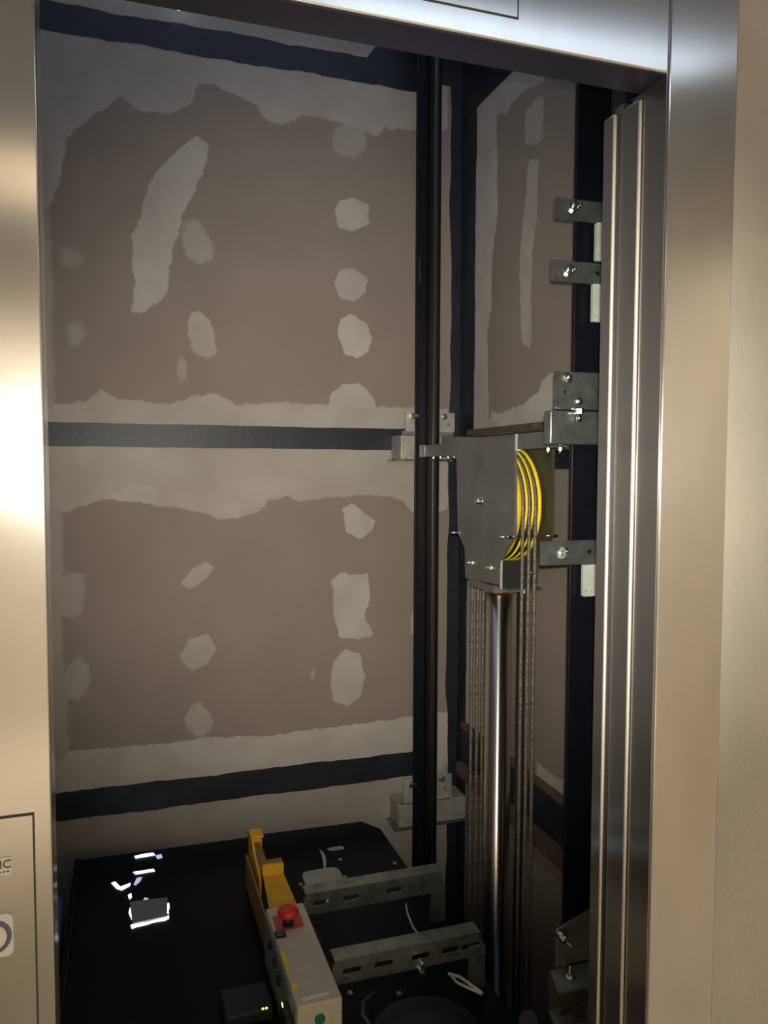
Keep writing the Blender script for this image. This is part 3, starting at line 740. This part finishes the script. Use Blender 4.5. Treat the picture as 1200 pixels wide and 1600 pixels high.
def lab_(pts, m, name='warning_label'):
    g = [at(x, y, z=BZ) for x, y in pts]; return MB().prism([tuple(q[:2]) for q in g], [], 'xy', BZ+.0001, BZ+.0008, m).build(name, t)
tag(lab_([(437, 1484), (442, 1484), (451, 1502), (453, 1513), (449, 1519), (444, 1508)], 'yellow'), 'yellow label strip')
tag(lab_([(455, 1536), (463, 1535), (468, 1545), (459, 1547)], 'yellow'), 'small yellow label')
lab_([(471, 1560), (512, 1550), (513, 1554), (473, 1565)], 'white', 'name_strip')
p = at(500, 1592, y=BY0); MB().lathe([(0, .0115), (-.003, .011), (-.005, .009)], (p[0], BY0, p[2]), 'y', 'greenbtn', 28).build('green_button', t)
for (y, z, r) in ((1.80, .262, .010), (1.74, .255, .010), (1.69, .245, .012)):
    MB().cyl((BX0-.010, y, z), (BX0-.003, y, z), r, 'rubber', 16).build('connector', t)
MB().box((BX0-.020, 1.535, .20), (BX0-.0032, 1.600, .262), 'rubber', .004).build('socket', t)
p = at(441, 1570, x=BX0-.021); MB().box((BX0-.0215, p[1]-.005, p[2]-.003), (BX0-.0202, p[1]+.005, p[2]+.003), 'led').build('indicator', t)
# dark module with green lamp on the roof, left of the box
p = at(385, 1560, z=RZ+.03)
t = thing('relay_module', (p[0], p[1], RZ), 'dark low module with a small green lamp on the roof, left of the beige box', 'module')
MB().box((p[0]-.055, p[1]-.05, RZ+.001), (p[0]+.055, p[1]+.05, RZ+.03), 'rubber', .006).build('case', t)
q = at(415, 1575, z=RZ+.031)
for dx in (-.006, .002): MB().lathe([(0, .0028), (.0015, .0024), (.0025, .001)], (q[0]+dx, q[1], RZ+.030), 'z', 'led', 12).build('indicator', t)

# yellow safety prop behind the control box
t = thing('safety_prop', (.36, 2.1, RZ), 'yellow folded steel safety prop on the car roof behind the beige box', 'safety prop')
zt_ = .285
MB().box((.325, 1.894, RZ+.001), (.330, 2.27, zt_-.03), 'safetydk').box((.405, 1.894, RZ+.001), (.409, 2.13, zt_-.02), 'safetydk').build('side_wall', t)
MB().prism([(.333, 1.894), (.407, 1.894), (.404, 2.10), (.348, 2.10)], [], 'xy', zt_-.012, zt_-.008, 'safety').build('top_plate', t)
b = MB().box((.345, 2.085, zt_-.008), (.404, 2.10, zt_+.022), 'safety', .002).box((.345, 2.10, zt_+.012), (.404, 2.125, zt_+.020), 'safetydk'); b.build('stop_block', t)
b = MB().prism([(2.10, RZ+.01), (2.30, RZ+.01), (2.30, .305), (2.285, .315), (2.24, .315), (2.20, .29), (2.10, .265)], [], 'yz', .338, .344, 'safety')
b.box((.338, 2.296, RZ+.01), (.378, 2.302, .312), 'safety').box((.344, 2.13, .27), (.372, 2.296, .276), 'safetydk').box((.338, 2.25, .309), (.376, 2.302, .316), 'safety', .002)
b.build('lever', t)

# wires
def pt(px, py, z): return tuple(at(px, py, z=z))
b = MB().tube([pt(634, 1412, .215), pt(637, 1428, .205), pt(645, 1448, .20), pt(655, 1462, .20), pt(666, 1476, .20)], .0028, 'cable', 8)
tag(b.build('thin_wire'), 'single thin pale wire curving down between the two slotted arms', 'wire')
b = MB()
b.tube([pt(700, 1521, .20), pt(718, 1526, .195), pt(735, 1538, .19), pt(754, 1552, .185)], .0035, 'cable', 8)
b.tube([pt(704, 1523, .19), pt(714, 1535, .185), pt(730, 1543, .185), pt(753, 1553, .183)], .0035, 'cable', 8)
tag(b.build('cable_end'), 'white two-core cable end below the nearer slotted arm', 'cable')
b = MB().tube([pt(578, 1600, RZ+.02), pt(566, 1585, RZ+.03), pt(568, 1565, RZ+.03), pt(585, 1552, RZ+.02)], .004, 'cablegrey', 8)
tag(b.build('cable'), 'dark grey looped cable on the roof right of the beige box', 'cable')
# black drum and hose at the bottom
p = at(640, 1600, z=.12)
b = MB().lathe([(0, .115), (.03, .118), (.034, .112), (.036, .09), (.045, .085), (.047, .03)], (.60, 1.50, RZ+.001), 'z', 'rubber', 48)
tag(b.build('black_drum'), 'low round black drum on the roof at the bottom edge below the slotted arm', 'drum')
b = MB().tube([(.845, 1.50, .16), (.865, 1.53, .14), (.875, 1.57, .05), (.88, 1.60, -.1)], .022, 'rubber', 16)
b.tube([(.862, 1.520, .165), (.872, 1.508, .150)], .006, 'galv', 12)
tag(b.build('hose'), 'thick black hose with metal end by the foot of the near rail', 'hose')
# bluish tube added to imitate light sheen in the slit left of the car
b = MB().tube([(-.215, 2.50, -.2), (-.215, 2.49, .0), (-.212, 2.46, .10), (-.205, 2.40, .13), (-.20, 2.2, .10), (-.2, 1.9, .02)], .020, 'ring', 14)
tag(b.build('bluish_sheen_tube'), 'dim bluish loop imitating light sheen in the gap left of the car roof', 'cable')
# lamp high on the back wall
p = at(279, 9, y=2.66)
t = thing('shaft_lamp', tuple(p), 'tiny bright lamp high on the back wall at the top edge', 'lamp')
b = MB().lathe([(0, .006), (.006, .009), (.016, .009), (.024, .005)], (p[0], 2.66, p[2]-.012), 'z', 'leak', 20); b.build('bulb', t)
MB().cyl((p[0], 2.6605, p[2]+.012), (p[0], YB-.0005, p[2]+.012), .006, 'galv', 10).build('holder', t)
